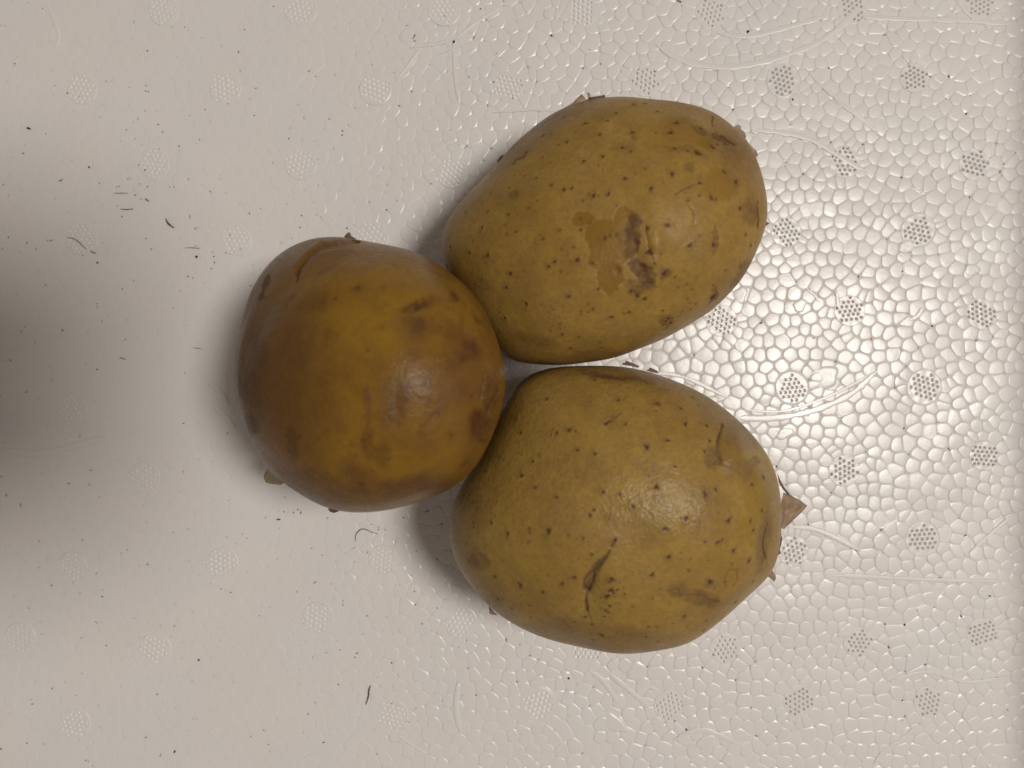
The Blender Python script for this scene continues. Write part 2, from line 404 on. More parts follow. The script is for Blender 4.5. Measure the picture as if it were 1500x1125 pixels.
def potato(name, label, shape, mat, dots, stains=(), golds=(), lines=(), bumps=(), casts=(), seed=0, soft=1.0, lump=.00052):
    D = SPH_V; P = shape.at(D)
    Nn = P-shape.C; Nn = Nn/np.array([shape.R.mean()**2, shape.R.mean()**2, shape.hu**2]); Nn /= np.linalg.norm(Nn, axis=1)[:, None]
    q = proj(P); view = np.array([0, 0, H])-P; view /= np.linalg.norm(view, axis=1)[:, None]
    face = (Nn*view).sum(1)
    up = face > -0.02
    edge = sm(face/.35)
    disp = lump*sines(P, 130, seed+1)*(.25+.75*edge) + lump*.30*sines(P, 380, seed+2)
    wq = q + np.stack([sines(q, .11, seed+3), sines(q, .11, seed+4)], 1)*2.8 + np.stack([sines(q, .5, seed+5), sines(q, .5, seed+6)], 1)*1.3
    dv = np.zeros(len(P)); st = np.zeros(len(P)); go = np.zeros(len(P)); ca = np.zeros(len(P))
    r_ = np.random.RandomState(seed+9)
    # lenticels seen in the photograph
    idx = np.where(up)[0]; qi = q[idx]; Pi = P[idx]
    pxs = S*(H-shape.zc*1.4)/H
    for d in dots:
        x, y, r = d[:3]; deep = d[3] if len(d) > 3 else 1.0
        if soft > 1.5: deep = min(1, deep*1.45)
        j = np.argmin((qi[:, 0]-x)**2+(qi[:, 1]-y)**2)
        if (qi[j, 0]-x)**2+(qi[j, 1]-y)**2 > 30: continue
        w = r*pxs
        v = Pi-Pi[j]; near = np.where((v*v).sum(1) < (w*4)**2)[0]
        a = r_.uniform(0, 3.14); el = r_.uniform(1.0, 1.5)
        vx, vy = v[near, 0]*math.cos(a)+v[near, 1]*math.sin(a), -v[near, 0]*math.sin(a)+v[near, 1]*math.cos(a)
        dist = np.sqrt((vx/el)**2+(vy*el**.5)**2+v[near, 2]**2)/w
        dist = dist*(1+.18*np.sin(3*np.arctan2(vy, vx)+a*5))
        core = sm((1.28-dist)/(.95*soft))*deep
        halo = sm((3.0-dist)/2.4)*.34*deep
        ii = idx[near]
        dv[ii] = np.maximum(dv[ii], core*.85); st[ii] = np.maximum(st[ii], halo)
        disp[ii] += (0 if soft > 1.5 else 1)*(-.00013*sm((1.0-dist)/.8)+.00005*np.exp(-((dist-1.6)/.5)**2))*min(1, r/2.2)
    # random lenticels on the sides and back
    hid = np.where(face < .05)[0]
    for _ in range(60):
        c = P[hid[r_.randint(len(hid))]]; w = r_.uniform(.0003, .0006)
        v = P[hid]-c; d2 = np.sqrt((v*v).sum(1))/w; dv[hid] = np.maximum(dv[hid], sm((1.3-d2))*.8)
    def ell(e, P2):
        x, y, rx, ry, rot = e[:5]; a = math.radians(rot); c, s_ = math.cos(a), math.sin(a)
        dx, dy = P2[:, 0]-x, P2[:, 1]-y
        return np.sqrt(((dx*c+dy*s_)/rx)**2+((-dx*s_+dy*c)/ry)**2)
    for e in stains:
        sf = e[6] if len(e) > 6 else .35
        st = np.maximum(st, sm((1+sf/2-ell(e, wq))/sf)*e[5]*up)
    G = np.zeros(len(P))
    for e in golds:
        sf = e[6] if len(e) > 6 else .12
        G = np.maximum(G, sm((1+sf/2-ell(e, wq))/sf)*e[5]*up)
    go = G; disp -= .00010*G
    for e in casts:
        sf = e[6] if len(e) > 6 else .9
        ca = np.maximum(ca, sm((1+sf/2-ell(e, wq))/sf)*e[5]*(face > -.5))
    ln = q+.35*(wq-q)
    for pts, ws, depth, col, tgt in lines:
        dd, t = seg_dist(ln, pts); w = np.interp(t, np.linspace(0, 1, len(ws)), ws)
        m = sm((1.3-dd/w)/.7)*up
        disp += depth*sm(1.2-dd/w/1.3)*up
        if tgt == 'stain': st = np.maximum(st, m*col)
        elif tgt == 'dots': dv = np.maximum(dv, m*col)
        elif tgt == 'gold': go = np.maximum(go, m*col)
    for e in bumps:
        disp += e[5]*np.exp(-ell(e, q)**2)*up
    P = P+Nn*disp[:, None]
    me = bpy.data.meshes.new(name)
    nv, nf = len(P), len(SPH_F)
    me.vertices.add(nv); me.vertices.foreach_set('co', (P-shape.base).astype(np.float32).ravel())
    me.loops.add(nf*4); me.loops.foreach_set('vertex_index', SPH_F.astype(np.int32).ravel())
    me.polygons.add(nf); me.polygons.foreach_set('loop_start', np.arange(0, nf*4, 4, dtype=np.int32))
    me.polygons.foreach_set('use_smooth', np.ones(nf, dtype=bool))
    me.update(calc_edges=True); me.validate()
    for nm, arr in (('dots', dv), ('stain', st), ('gold', go), ('cast', ca)):
        at = me.attributes.new(nm, 'FLOAT', 'POINT'); at.data.foreach_set('value', arr.astype(np.float32))
    me.materials.append(mat)
    o = bpy.data.objects.new('potato', me); COL.objects.link(o); o.location = shape.base
    return tag(o, label, 'potato', 'potatoes on the board')

SH1 = Shape(OUT1, .0270, .0270, .0268, .95, (.003, -.006))
SH2 = Shape(OUT2, .0290, .0290, .0288)
SH3 = Shape(OUT3, .0370, .0350, .0368, .92, (.011, -.004))
for s_ in (SH1, SH2, SH3): s_.base = np.array([s_.C[0], s_.C[1], 0.0])

c1 = lambda p: crop(620, 120, 2.6154, p)
c3 = lambda p: crop(320, 320, 2.4457, p)
c2 = lambda p: crop(640, 520, 2.5, p)
def ce(x0, y0, k, L):    # ellipses: positions and radii scaled, the rest kept
    return [(x0+e[0]/k, y0+e[1]/k, e[2]/k, e[3]/k)+tuple(e[4:]) for e in L]
def cl(x0, y0, k, pts): return [(x0+p[0]/k, y0+p[1]/k) for p in pts]
def cd(x0, y0, k, L): return [(x0+e[0]/k, y0+e[1]/k, e[2]/k*1.0)+tuple(e[3:]) for e in L]

DOTS1 = cd(620, 120, 2.6154, [(540,128,6),(607,112,4),(622,155,7),(704,144,6),(740,116,5),(677,197,6),(550,228,6),(520,236,4),(458,205,6),(398,270,5),(688,281,6),(614,303,7),(763,248,7),(795,265,5),(800,190,9,.8),(770,370,8),(868,412,8),(708,430,6),(650,435,8),(612,456,4),(569,406,5),(537,411,7),(493,395,5),(433,367,4),(350,357,3),(331,405,3),(352,430,7,.5),(323,507,5),(404,482,4),(437,455,3),(247,495,5,.6),(224,556,6),(163,497,5),(108,632,5),(180,655,6),(247,664,8),(333,735,8),(317,788,6),(201,775,5),(136,748,4),(312,905,6),(395,852,7),(555,822,5),(648,868,5),(630,878,3),(607,875,3),(720,901,6),(790,882,5),(595,978,4),(530,970,6),(562,1025,6),(292,950,4),(677,1003,4),(525,570,4),(578,632,4),(588,683,8),(503,690,6),(483,706,6),(645,690,5,.8),(668,793,6),(694,599,8,.7),(735,583,8,.5),(603,567,5),(852,560,7),(932,549,9),(860,650,9),(905,660,4),(878,695,5),(1016,627,8),(920,735,9),(963,747,4),(1102,625,9),(1222,587,6),(1245,626,6),(1095,449,7),(1053,390,7),(1008,455,5),(1148,350,5),(1188,388,9),(952,356,9),(948,192,9),(972,154,9),(1065,174,9),(1047,274,12),(1108,250,8),(1128,236,6),(1105,778,5),(1102,822,11),(1153,720,4),(1210,704,5),(1040,847,4),(1020,868,4),(1010,828,3),(1016,845,3),(990,875,3),(1024,793,3),(917,876,5),(935,905,7),(925,915,6),(945,920,7),(950,905,5),(932,940,5),(965,940,4),(820,820,8),(847,830,8),(793,800,6),(805,85,7),(853,78,5),(900,110,6),(893,193,4),(960,255,6),(1200,487,7),(1273,465,5),(1270,545,6),(455,850,3,.5),(478,880,3,.5),(500,870,3,.5),(432,862,3,.5),(520,900,3,.5),(560,880,3,.5),(600,890,3,.4),(480,920,3,.4),(540,860,3,.5),(742,720,14,.35),(640,540,4,.4),(800,320,3,.5),(880,310,3,.4),(1110,130,5,.7),(655,1060,4,.6),(830,1010,3,.7),(995,720,3,.6),(840,880,3,.6),(1255,760,4,.6),(345,250,4,.4),(585,187,4,.5),(740,478,3,.8)])
ST1 = ce(620, 120, 2.6154, [(800,590,30,84,4,0.95,.4),(846,735,34,80,-34,0.95,.4),(815,785,40,22,20,0.72,.6),(920,728,24,18,0,0.66,.8),
 (1010,340,26,17,0,0.48,.7),(1065,180,40,14,15,0.54,.9),(1150,222,48,12,28,0.95,.6),(1240,500,34,55,0,0.50,.7),(1104,600,10,58,3,0.60,.8),(1104,815,12,42,10,0.78,.7),
 (440,990,75,26,12,0.50,1.),(350,430,18,24,0,0.42,1.),(1000,262,70,16,15,0.48,1.),(935,912,26,17,20,0.54,.6),(1215,735,60,26,-55,0.48,.8),(225,775,46,30,20,0.30,1.),
 (370,290,34,7,-40,0.60,.8),(295,292,16,10,-40,0.84,.6),(1250,330,30,60,20,0.30,1.2),(1180,250,80,50,35,0.42,1.2),(520,130,110,26,-24,0.24,1.2),(1145,760,60,20,-50,0.24,1.),(770,600,18,40,0,0.36,1),
 (700,1040,160,18,-6,0.36,1.),(800,200,14,30,0,0.48,1.2),(770,255,40,30,0,0.30,1.2),(1000,150,24,14,0,0.30,1)])
GO1 = ce(620, 120, 2.6154, [(612,520,44,28,-10,.85),(690,590,74,62,10,.9),(765,530,42,58,10,.85),(712,745,46,66,0,.95),(690,665,64,60,0,.8),(735,650,60,60,0,.8),
 (985,190,90,46,12,.50,.9),(1130,395,66,66,0,.60,.5),(1080,215,50,40,20,.6,.8),(1080,225,30,22,0,.9,.8),(900,240,60,40,0,.3,1.)])
LN1 = [(cl(620,120,2.6154,[(790,540),(800,620),(815,690),(850,745),(890,790)]), [3,5,6,6,3], -.00012, .35, 'stain'),
 (cl(620,120,2.6154,[(845,555),(856,600),(862,640),(880,690)]), [1.0,1.3,1.8,1.0], -.00022, .45, 'dots'),
 (cl(620,120,2.6154,[(845,655),(875,655)]), [1.2,1.6], -.0002, .7, 'dots'),
 (cl(620,120,2.6154,[(1000,465),(1025,500),(1030,530),(1020,555),(1050,550)]), [.8,.9,.8,.7,.6], -.0001, .5, 'stain'),
 (cl(620,120,2.6154,[(960,435),(1000,410),(1050,385),(1060,350)]), [1.5,1.2,1,.6], -.00006, .5, 'stain'),
 (cl(620,120,2.6154,[(688,325),(694,358)]), [.7,.7], -.00005, .6, 'stain'),
 (cl(620,120,2.6154,[(740,380),(772,372)]), [.5,.5], -.00003, .4, 'stain'),
 (cl(620,120,2.6154,[(1272,470),(1270,560)]), [1.0,1.2], -.0001, .7, 'dots'),
 (cl(620,120,2.6154,[(1112,130),(1118,165)]), [1.0,.9], -.0001, .8, 'dots'),
 (cl(620,120,2.6154,[(1150,205),(1195,242)]), [2.,1.4], -.0002, .7, 'dots'),
 (cl(620,120,2.6154,[(570,300),(640,290)]), [.6,.6], 0, .35, 'stain'),
 (cl(620,120,2.6154,[(900,545),(960,560)]), [.8,.6], 0, .35, 'stain')]
BP1 = ce(620, 120, 2.6154, [(885,610,30,75,-10,.00080),(872,690,26,22,0,.0005),(812,640,24,110,-14,-.00050),(945,600,60,60,0,.0003),(1000,60,200,30,5,.0)])
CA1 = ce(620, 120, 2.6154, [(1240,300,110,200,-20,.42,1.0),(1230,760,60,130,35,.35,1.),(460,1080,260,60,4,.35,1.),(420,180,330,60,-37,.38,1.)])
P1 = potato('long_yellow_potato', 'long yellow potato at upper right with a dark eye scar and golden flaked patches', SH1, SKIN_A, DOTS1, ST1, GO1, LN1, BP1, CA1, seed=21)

DOTS2 = cd(640, 520, 2.5, [(405,163,5),(580,88,6),(562,167,3),(663,162,6),(805,181,12,.7),(890,202,5),(905,257,8),(930,160,7,.7),(980,265,6),(952,190,4),(483,273,8),(437,286,6),(415,293,4,.6),(295,241,5),(310,287,5),(346,386,6),(308,441,7),(360,484,5),(513,346,5),(578,361,6),(692,254,5),(437,520,5),(458,467,2),(606,500,6),(670,510,5),(765,340,9),(840,314,6),(865,409,5),(799,483,9),(773,445,3),(715,555,7),(685,520,2),(975,508,10,.8),(1015,490,6),(908,598,8),(836,638,9),(558,585,7),(575,568,5),(625,600,5,.6),(630,590,4,.6),(204,612,5),(186,428,5),(155,490,3),(128,512,3),(222,537,5,.5),(341,635,4),(408,645,9),(262,654,6),(340,686,4,.5),(535,668,4),(568,729,5),(850,743,8),(790,812,8),(502,815,6),(458,840,6),(387,872,6),(303,843,10,.8),(214,812,6),(221,895,6),(270,933,5),(340,968,4),(377,790,2),(650,680,7),(990,318,6),(1038,262,7),(977,357,6),(1147,475,7),(1195,450,8),(1162,377,5),(1190,571,6),(1145,608,6),(1160,640,6),(1062,606,9),(1020,688,6),(977,685,5),(1040,672,4),(1030,683,5),(1083,715,8),(1172,705,4),(1140,755,7),(1162,831,6),(1000,832,10),(1052,830,4),(1090,903,6),(908,960,6),(985,972,5),(975,1005,5),(868,988,3),(776,1000,5),(767,1036,5),(810,1052,4),(658,1018,4),(570,1045,4),(603,1026,7),(566,993,5),(543,965,6),(500,985,5),(640,822,10),(628,830,6,.7),(636,860,10),(628,880,7),(622,886,8),(645,870,6),(632,920,6),(618,936,7,.8),(628,945,6,.8),(612,960,4),(652,910,3),(650,885,3),(668,912,3),(686,880,4),(683,855,3),(655,830,3),(598,890,3),(600,930,3),(660,860,5),(670,835,3),(137,610,4),(140,625,4),(115,690,3),(520,350,3),(600,215,3,.4),(530,560,3,.4),(640,560,3,.4),(1000,600,3,.5),(1100,560,3,.5),(930,650,3,.4),(450,700,3,.4),(700,620,3,.5),(760,620,3,.4),(880,560,3,.5),(940,605,3,.6),(310,570,2,.5),(480,590,3,.5),(720,720,3,.4),(590,640,2,.5),(1090,640,3,.5),(240,380,3,.4),(850,130,3,.5),(700,330,2,.5),(640,440,2,.5),(915,440,3,.4),(835,580,3,.6),(1065,440,3,.5),(760,680,4,.3),(915,1000,4,.7),(790,900,6,.35)])
ST2 = ce(640, 520, 2.5, [(150,752,46,25,22,.55,.6),(885,868,40,28,15,.55,.5),(965,893,70,28,14,.58,.5),(640,76,110,11,9,.70,.8),(730,85,60,12,12,.6,1.),(1005,375,30,42,-15,.60,.8),
 (1130,300,60,62,10,.34,1.),(1160,392,24,20,0,.42,.8),(1105,430,60,36,20,.30,1.),(630,235,36,16,-30,.35,1.2),(215,895,30,16,0,.25,1.),(600,1010,220,26,5,.30,1.1),
 (640,880,50,80,0,.14,1.2),(1060,350,46,60,0,.18,1.),(1200,700,26,120,6,.50,.9),(630,600,34,20,30,.30,1.2),(1000,835,22,12,0,.4,1.),(480,985,70,14,0,.28,1.),(300,843,22,18,0,.2,1.2),(790,540,60,30,0,.10,1.2)])
GO2 = ce(640, 520, 2.5, [(1180,500,52,110,4,.60,.18),(1075,808,24,36,10,.45,.3),(1070,350,40,54,0,.35,.8),(1010,740,70,40,0,.25,1.),(1150,640,50,70,0,.45,.5)])
LN2 = [(cl(640,520,2.5,[(652,680),(640,705)]), [2.,1.5], -.0002, .5, 'dots'),
 (cl(640,520,2.5,[(634,718),(608,752),(580,785),(556,825),(550,858)]), [1.6,4.4,7.0,8.6,7.6], -.00035, .85, 'stain'),
 (cl(640,520,2.5,[(630,722),(604,758),(576,795)]), [.8,1.2,1.0], -.00015, .4, 'dots'),
 (cl(640,520,2.5,[(580,785),(538,830),(536,850),(552,872),(568,850),(575,800)]), [1.,1.2,1.4,1.2,1.2,.9], -.0002, .55, 'dots'),
 (cl(640,520,2.5,[(550,862),(546,905),(550,940)]), [1.8,1.5,3.0], -.00015, .8, 'stain'),
 (cl(640,520,2.5,[(546,905),(549,942)]), [2.4,1.8], -.00012, .35, 'dots'),
 (cl(640,520,2.5,[(550,940),(560,972),(567,994)]), [1.,1.2,2.0], -.0001, .6, 'stain'),
 (cl(640,520,2.5,[(618,248),(648,228),(680,214)]), [3,1.6,.8], -.0001, .6, 'stain'),
 (cl(640,520,2.5,[(616,248),(632,238)]), [2.8,1.6], -.0001, .55, 'dots'),
 (cl(640,520,2.5,[(1036,265),(1024,300),(1022,350),(1032,400)]), [1.4,1.6,3.,1.2], -.0004, .8, 'stain'),
 (cl(640,520,2.5,[(1032,400),(1100,440),(1130,440),(1150,400),(1170,370)]), [2.,3.,2.,2.,2.], -.0001, .35, 'stain'),
 (cl(640,520,2.5,[(1216,620),(1208,660),(1206,700),(1214,745)]), [1.0,1.2,1.4,1.2], -.0003, .7, 'dots'),
 (cl(640,520,2.5,[(1200,760),(1180,790)]), [2,3.], -.0002, .5, 'stain'),
 (cl(640,520,2.5,[(770,482),(800,482)]), [1.,1.], -.0001, .5, 'stain'),
 (cl(640,520,2.5,[(1120,500),(1130,440),(1170,400)]), [1.2,1.2,1.], .0001, .15, 'stain'),
 (cl(640,520,2.5,[(1055,850),(1052,820),(1070,785),(1098,780),(1095,820),(1080,850)]), [1.2,.9,.9,.9,.9,.9], -.0001, .45, 'stain'),
 (cl(640,520,2.5,[(850,870),(885,862),(900,890),(960,880),(1000,900),(1030,905)]), [1.,1.2,1.,1.2,1.2,.9], -.0001, .8, 'stain'),
 (cl(640,520,2.5,[(590,1020),(610,1030)]), [1.4,1.2], -.0001, .6, 'dots')]
BP2 = ce(640, 520, 2.5, [(556,840,26,60,16,-.0005),(630,880,46,80,8,.0007),(500,850,40,80,10,.0004),(1010,370,30,70,0,-.0007),(1080,350,40,70,0,.0009),(1200,690,22,90,4,-.0004),(640,70,120,16,8,-.0006)])
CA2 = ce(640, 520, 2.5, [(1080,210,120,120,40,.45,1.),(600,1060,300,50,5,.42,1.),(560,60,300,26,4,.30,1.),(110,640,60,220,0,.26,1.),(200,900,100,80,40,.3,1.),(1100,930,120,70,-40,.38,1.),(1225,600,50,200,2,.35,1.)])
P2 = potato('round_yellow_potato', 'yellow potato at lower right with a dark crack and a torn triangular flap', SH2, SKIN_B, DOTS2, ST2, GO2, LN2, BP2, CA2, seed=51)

DOTS3 = cd(320, 320, 2.4457, [(500,250,12,.55),(420,288,9,.4),(260,275,11,.55),(590,250,12,.3),(738,588,17,.45),(748,660,18,.28),(792,700,18,.32),(618,685,15,.5),(618,712,10,.45),(622,655,12,.4),(512,950,13,.85),(395,905,12,.35),(475,805,12,.3),(835,780,12,.35),(885,880,14,.5),(935,360,16,.5),(800,385,12,.25),(938,745,20,.75),(970,690,14,.6),(1010,635,12,.6),(955,625,8,.6),(700,485,24,.2),(380,300,10,.2),(640,400,10,.18),(530,450,10,.15),(585,395,10,.2),(770,385,10,.2),(300,710,12,.25),(975,570,8,.4),(1000,660,8,.5),(700,720,10,.15),(455,640,10,.15),(560,170,8,.15),(845,270,16,.5),(855,290,10,.4),(725,210,10,.2)])
ST3 = ce(320, 320, 2.4457, [(720,308,64,20,-14,0.90,.9),(690,325,24,14,0,0.72,1.),(710,380,45,34,0,0.55,1.1),(905,470,46,48,0,0.80,1.),(845,275,22,28,-30,0.72,.9),(170,220,13,34,28,0.98,.6),(153,265,9,20,15,0.98,.6),
 (265,790,22,48,-14,0.80,1.),(535,700,12,110,2,0.46,1.),(540,800,26,50,0,0.72,1.),(590,850,30,50,0,0.43,1.),(120,740,24,44,-20,0.72,1.),(300,560,150,190,0,0.41,1.2),(120,540,60,200,0,0.51,1.1),
 (940,740,44,60,0,0.98,1.),(900,590,60,80,0,0.32,1.2),(330,300,70,40,-20,0.43,1.2),(480,920,60,34,0,0.41,1.2),(700,960,150,34,-8,0.61,1.),(400,960,220,50,12,0.43,1.1),(640,620,60,60,0,0.43,1.2),(990,640,30,60,0,0.72,1.),
 (630,690,44,80,0,0.41,1.),(380,420,40,30,0,0.36,1.),(850,500,50,70,0,0.36,1.2)])
GO3 = ce(320, 320, 2.4457, [(480,420,150,170,20,.45,1.2),(830,820,70,130,20,.35,1.2),(350,370,50,45,0,.45,1.),(820,460,60,40,0,.25,1.),(660,900,70,60,0,.4,1.2),(470,560,80,110,0,.3,1.2),(650,250,150,90,0,.3,1.2)])
LN3 = [(cl(320,320,2.4457,[(500,80),(440,88),(370,100),(315,130),(280,180),(272,215)]), [3,4,5,4,4,2], -.0008, .55, 'stain'),
 (cl(320,320,2.4457,[(955,600),(948,650)]), [1.4,1.4], -.0003, .6, 'dots'),
 (cl(320,320,2.4457,[(1010,620),(985,670),(975,700)]), [1.6,1.6,2.], -.0004, .5, 'dots'),
 (cl(320,320,2.4457,[(690,330),(730,300),(770,295)]), [4,4,3], -.0002, .4, 'stain')]
BP3 = ce(320, 320, 2.4457, [(380,60,130,40,0,.0004),(600,780,34,60,0,.0003),(640,680,20,70,0,-.00015),(940,745,34,50,0,-.0010),(930,390,26,26,0,.0004),(760,590,90,90,0,.0003),(905,470,30,40,0,-.0003),(955,790,20,14,0,.0006)])
CA3 = ce(320, 320, 2.4457, [(170,560,190,420,4,.80,1.2),(560,1010,420,100,0,.45,1.0),(930,640,110,330,6,.40,1.),(330,120,260,90,-30,.55,1.),(700,110,280,60,16,.45,1.),(560,720,70,150,0,.3,1.2)])
P3 = potato('round_brown_potato', 'round brown potato at left, darkest of the three, overlapping the two yellow ones', SH3, SKIN_C, DOTS3, ST3, GO3, LN3, BP3, CA3, seed=81, soft=1.6, lump=.00045)

# ------------------------------------------------------------------ loose skin
def flap(parent, shape, pts, mat, z, curl=.0006, seed=0, label=None, thick=.00012, zs=None):
    bm = bmesh.new(); off = shape.base
    vs = []
    for i, p in enumerate(pts):
        zz = zs[i] if zs else z
        x, y, _ = W(p[0], p[1], zz); vs.append(bm.verts.new((x-off[0], y-off[1], zz-off[2])))
    f = bm.faces.new(vs)
    if f.normal.z < 0: bmesh.ops.reverse_faces(bm, faces=[f])
    bmesh.ops.triangulate(bm, faces=bm.faces[:])
    bmesh.ops.subdivide_edges(bm, edges=bm.edges[:], cuts=4, use_grid_fill=True)
    co = np.array([v.co[:] for v in bm.verts])
    d = sines(co, 1400, seed)*curl*.5 + sines(co, 600, seed+1)*curl
    for v, k in zip(bm.verts, d): v.co.z += k
    bm.normal_update()
    bmesh.ops.solidify(bm, geom=bm.faces[:], thickness=thick)
    me = bpy.data.meshes.new('peeling_skin'); bm.to_mesh(me); bm.free()
    me.polygons.foreach_set('use_smooth', [True]*len(me.polygons)); me.materials.append(mat)
    o = bpy.data.objects.new('peeling_skin', me); COL.objects.link(o); o.parent = parent
    if label: o['label'] = label
    return o
def c4(p): return cl(1000, 600, 3.75, p)
flap(P2, SH2, c4([(552,455),(585,465),(630,492),(677,524),(640,562),(598,598),(572,632),(557,657),(538,650),(530,600),(538,520)]), FLAP, .024, .0007, 1, 'stiff torn triangle of dry skin', zs=[.028,.027,.024,.020,.021,.022,.023,.024,.027,.029,.029])
flap(P2, SH2, c4([(520,350),(535,385),(553,420),(585,462),(578,470),(548,436),(528,400)]), FLAP_DARK, .030, .0002, 2)
flap(P2, SH2, c4([(470,870),(492,882),(510,908),(511,930),(500,946),(488,928),(466,915),(455,900)]), FLAP, .031, .0003, 3)
flap(P2, SH2, c4([(530,650),(542,680),(546,710),(540,735),(532,760),(534,790),(520,800),(512,760),(518,700)]), FLAP_DARK, .029, .0003, 4)
def c5(p): return cl(840, 500, 5.357, p)
flap(P2, SH2, c5([(410,150),(435,158),(515,192),(512,208),(440,192),(385,184),(385,168),(408,166)]), FLAP_DARK, .034, .0002, 5)
flap(P2, SH2, c5([(595,205),(650,225),(672,252),(620,245),(570,228),(592,218)]), FLAP_DARK, .034, .0002, 6)
flap(P2, SH2, [(716,888),(720,892),(723,896),(729,901),(722,900),(717,899)], FLAP, .024, .0001, 7)
def c6(p): return cl(800, 100, 4.2857, p)
flap(P1, SH1, c6([(120,245),(170,215),(205,180),(222,160),(228,172),(240,180),(248,198),(300,188),(290,215),(200,240),(130,262)]), FLAP, .031, .0002, 8)
flap(P1, SH1, c6([(255,158),(270,152),(278,165),(276,190),(262,192),(262,175)]), FLAP, .032, .0001, 9)
flap(P1, SH1, c6([(272,184),(330,176),(368,168),(372,182),(330,198),(268,204)]), FLAP_DARK, .032, .0001, 10)
flap(P1, SH1, c6([(1180,372),(1200,355),(1220,362),(1222,385),(1242,400),(1252,425),(1248,445),(1275,480),(1300,505),(1318,520),(1328,550),(1306,568),(1285,540),(1240,490),(1210,440),(1180,400)]), FLAP, .031, .0003, 11, 'ragged pale edge of torn skin')
flap(P1, SH1, c6([(985,262),(1010,256),(1030,275),(1068,292),(1078,310),(1050,320),(1010,295)]), FLAP_DARK, .034, .0002, 12)
flap(P1, SH1, [(1096,392),(1102,380),(1103,374),(1099,377),(1092,392)], FLAP_DARK, .029, .0001, 13)
flap(P1, SH1, [(728,236),(733,229),(741,226),(738,232),(730,240)], FLAP_DARK, .029, .0001, 14)
flap(P1, SH1, [(1118,326),(1123,325),(1127,327),(1122,331),(1117,332)], FLAP_DARK, .028, .0001, 15)
flap(P3, SH3, [(386,699),(388,692),(393,686),(405,690),(420,704),(412,710),(398,709),(389,707)], FLAP_PALE, .026, .0003, 16, 'pale torn strip of skin hanging off the lower left edge', zs=[.022,.022,.023,.027,.030,.028,.024,.022])
flap(P3, SH3, cl(300,320,4.6875,[(960,122),(985,95),(1000,100),(1004,118),(1035,138),(1045,155),(1010,158),(960,140)]), FLAP_DARK, .040, .0001, 17)
flap(P3, SH3, cl(300,540,4.6875,[(845,962),(868,955),(915,962),(922,978),(890,990),(862,984)]), FLAP_DARK, .040, .0001, 18)

# ------------------------------------------------------------------ beads of the board
beads = [(cx, cy, bead_geo(cx, cy, A)) for cx, cy, A in build_beads()]
def hidden(x, y):
    px, py = 750+x/S, 562.5-y/S
    if not (-6 < px < 1506 and -6 < py < 1131): return True
    for s_ in (SH1, SH2, SH3):
        dx, dy = px-s_.o[0], py-s_.o[1]
        a = math.atan2(-dy, dx) % (2*math.pi)
        if math.hypot(dx, dy) < s_.T[int(a/(2*math.pi)*s_.NB) % s_.NB]+6: return True
    return False
order = sorted((i for i, b in enumerate(beads) if not hidden(b[0], b[1]) and b[0] > .02), key=lambda i: -beads[i][2][2])
single = set(order[:300])
for i in sorted(single):
    cx, cy, (V, F, r) = beads[i]
    me = bpy.data.meshes.new('bead')
    me.from_pydata([(v[0]-cx, v[1]-cy, v[2]) for v in V], [], F)
    me.polygons.foreach_set('use_smooth', [True]*len(F)); me.materials.append(FOAM); me.update()
    o = bpy.data.objects.new('bead', me); o.location = (cx, cy, 0); COL.objects.link(o); o.parent = BOARD
VV = []; FF = []; base = 0
for i, (cx, cy, (V, F, r)) in enumerate(beads):
    if i in single: continue
    VV += V; FF += [tuple(a+base for a in f) for f in F]; base += len(V)
rest = mesh_obj('bead_layer', VV, FF, FOAM, BOARD); rest['kind'] = 'stuff'

# ------------------------------------------------------------------ vent marks: pitted discs pressed into the board
def mark_mesh(seed, ring, amp=1.0):
    RM = .0047 if ring else .0040
    r_ = np.random.RandomState(seed); n = 84
    R = RM*1.12
    pits = []
    p = .00138
    for j in range(-4, 5):
        for i in range(-4, 5):
            x = (i+.5*(j % 2))*p+r_.normal()*.00006; y = j*p*.88+r_.normal()*.00006
            if math.hypot(x, y) < .0037: pits.append((x, y))
    a0 = r_.uniform(0, 1.0); c, s_ = math.cos(a0), math.sin(a0)
    pits = [(x*c-y*s_, x*s_+y*c) for x, y in pits]
    u = np.linspace(-1, 1, n+1); U, Vv = np.meshgrid(u, u, indexing='ij')
    # square grid mapped onto the disc
    X = U*np.sqrt(1-Vv**2/2)*R; Y = Vv*np.sqrt(1-U**2/2)*R
    rr = np.hypot(X, Y)
    Z = np.full_like(X, .00004)+.00003*np.sin(X*2100+seed)*np.cos(Y*1700)
    for x, y in pits:
        d = np.hypot(X-x, Y-y); Z -= (.0012*amp)*sm((.00044-d)/.00016)
        Z += .00003*np.exp(-((d-.00046)/.00010)**2)
    if ring: Z -= .00022*np.exp(-((rr-RM*1.02)/.00013)**2)
    Z -= .00035*sm((rr-RM*1.06)/(R-RM*1.06))
    i = np.arange(n)[:, None]; j = np.arange(n)[None, :]; a = i*(n+1)+j
    F = np.stack([a, a+n+1, a+n+2, a+1], -1).reshape(-1, 4)
    me = bpy.data.meshes.new('vent_mark')
    me.from_pydata(np.stack([X, Y, Z], -1).reshape(-1, 3).tolist(), [], F.tolist())
    me.polygons.foreach_set('use_smooth', [True]*len(F)); me.materials.append(FOAM); me.update()
    return me
mmesh = [mark_mesh(1, True), mark_mesh(2, False), mark_mesh(3, True), mark_mesh(4, False)]
mfaint = [mark_mesh(5, False, .10), mark_mesh(6, False, .07)]
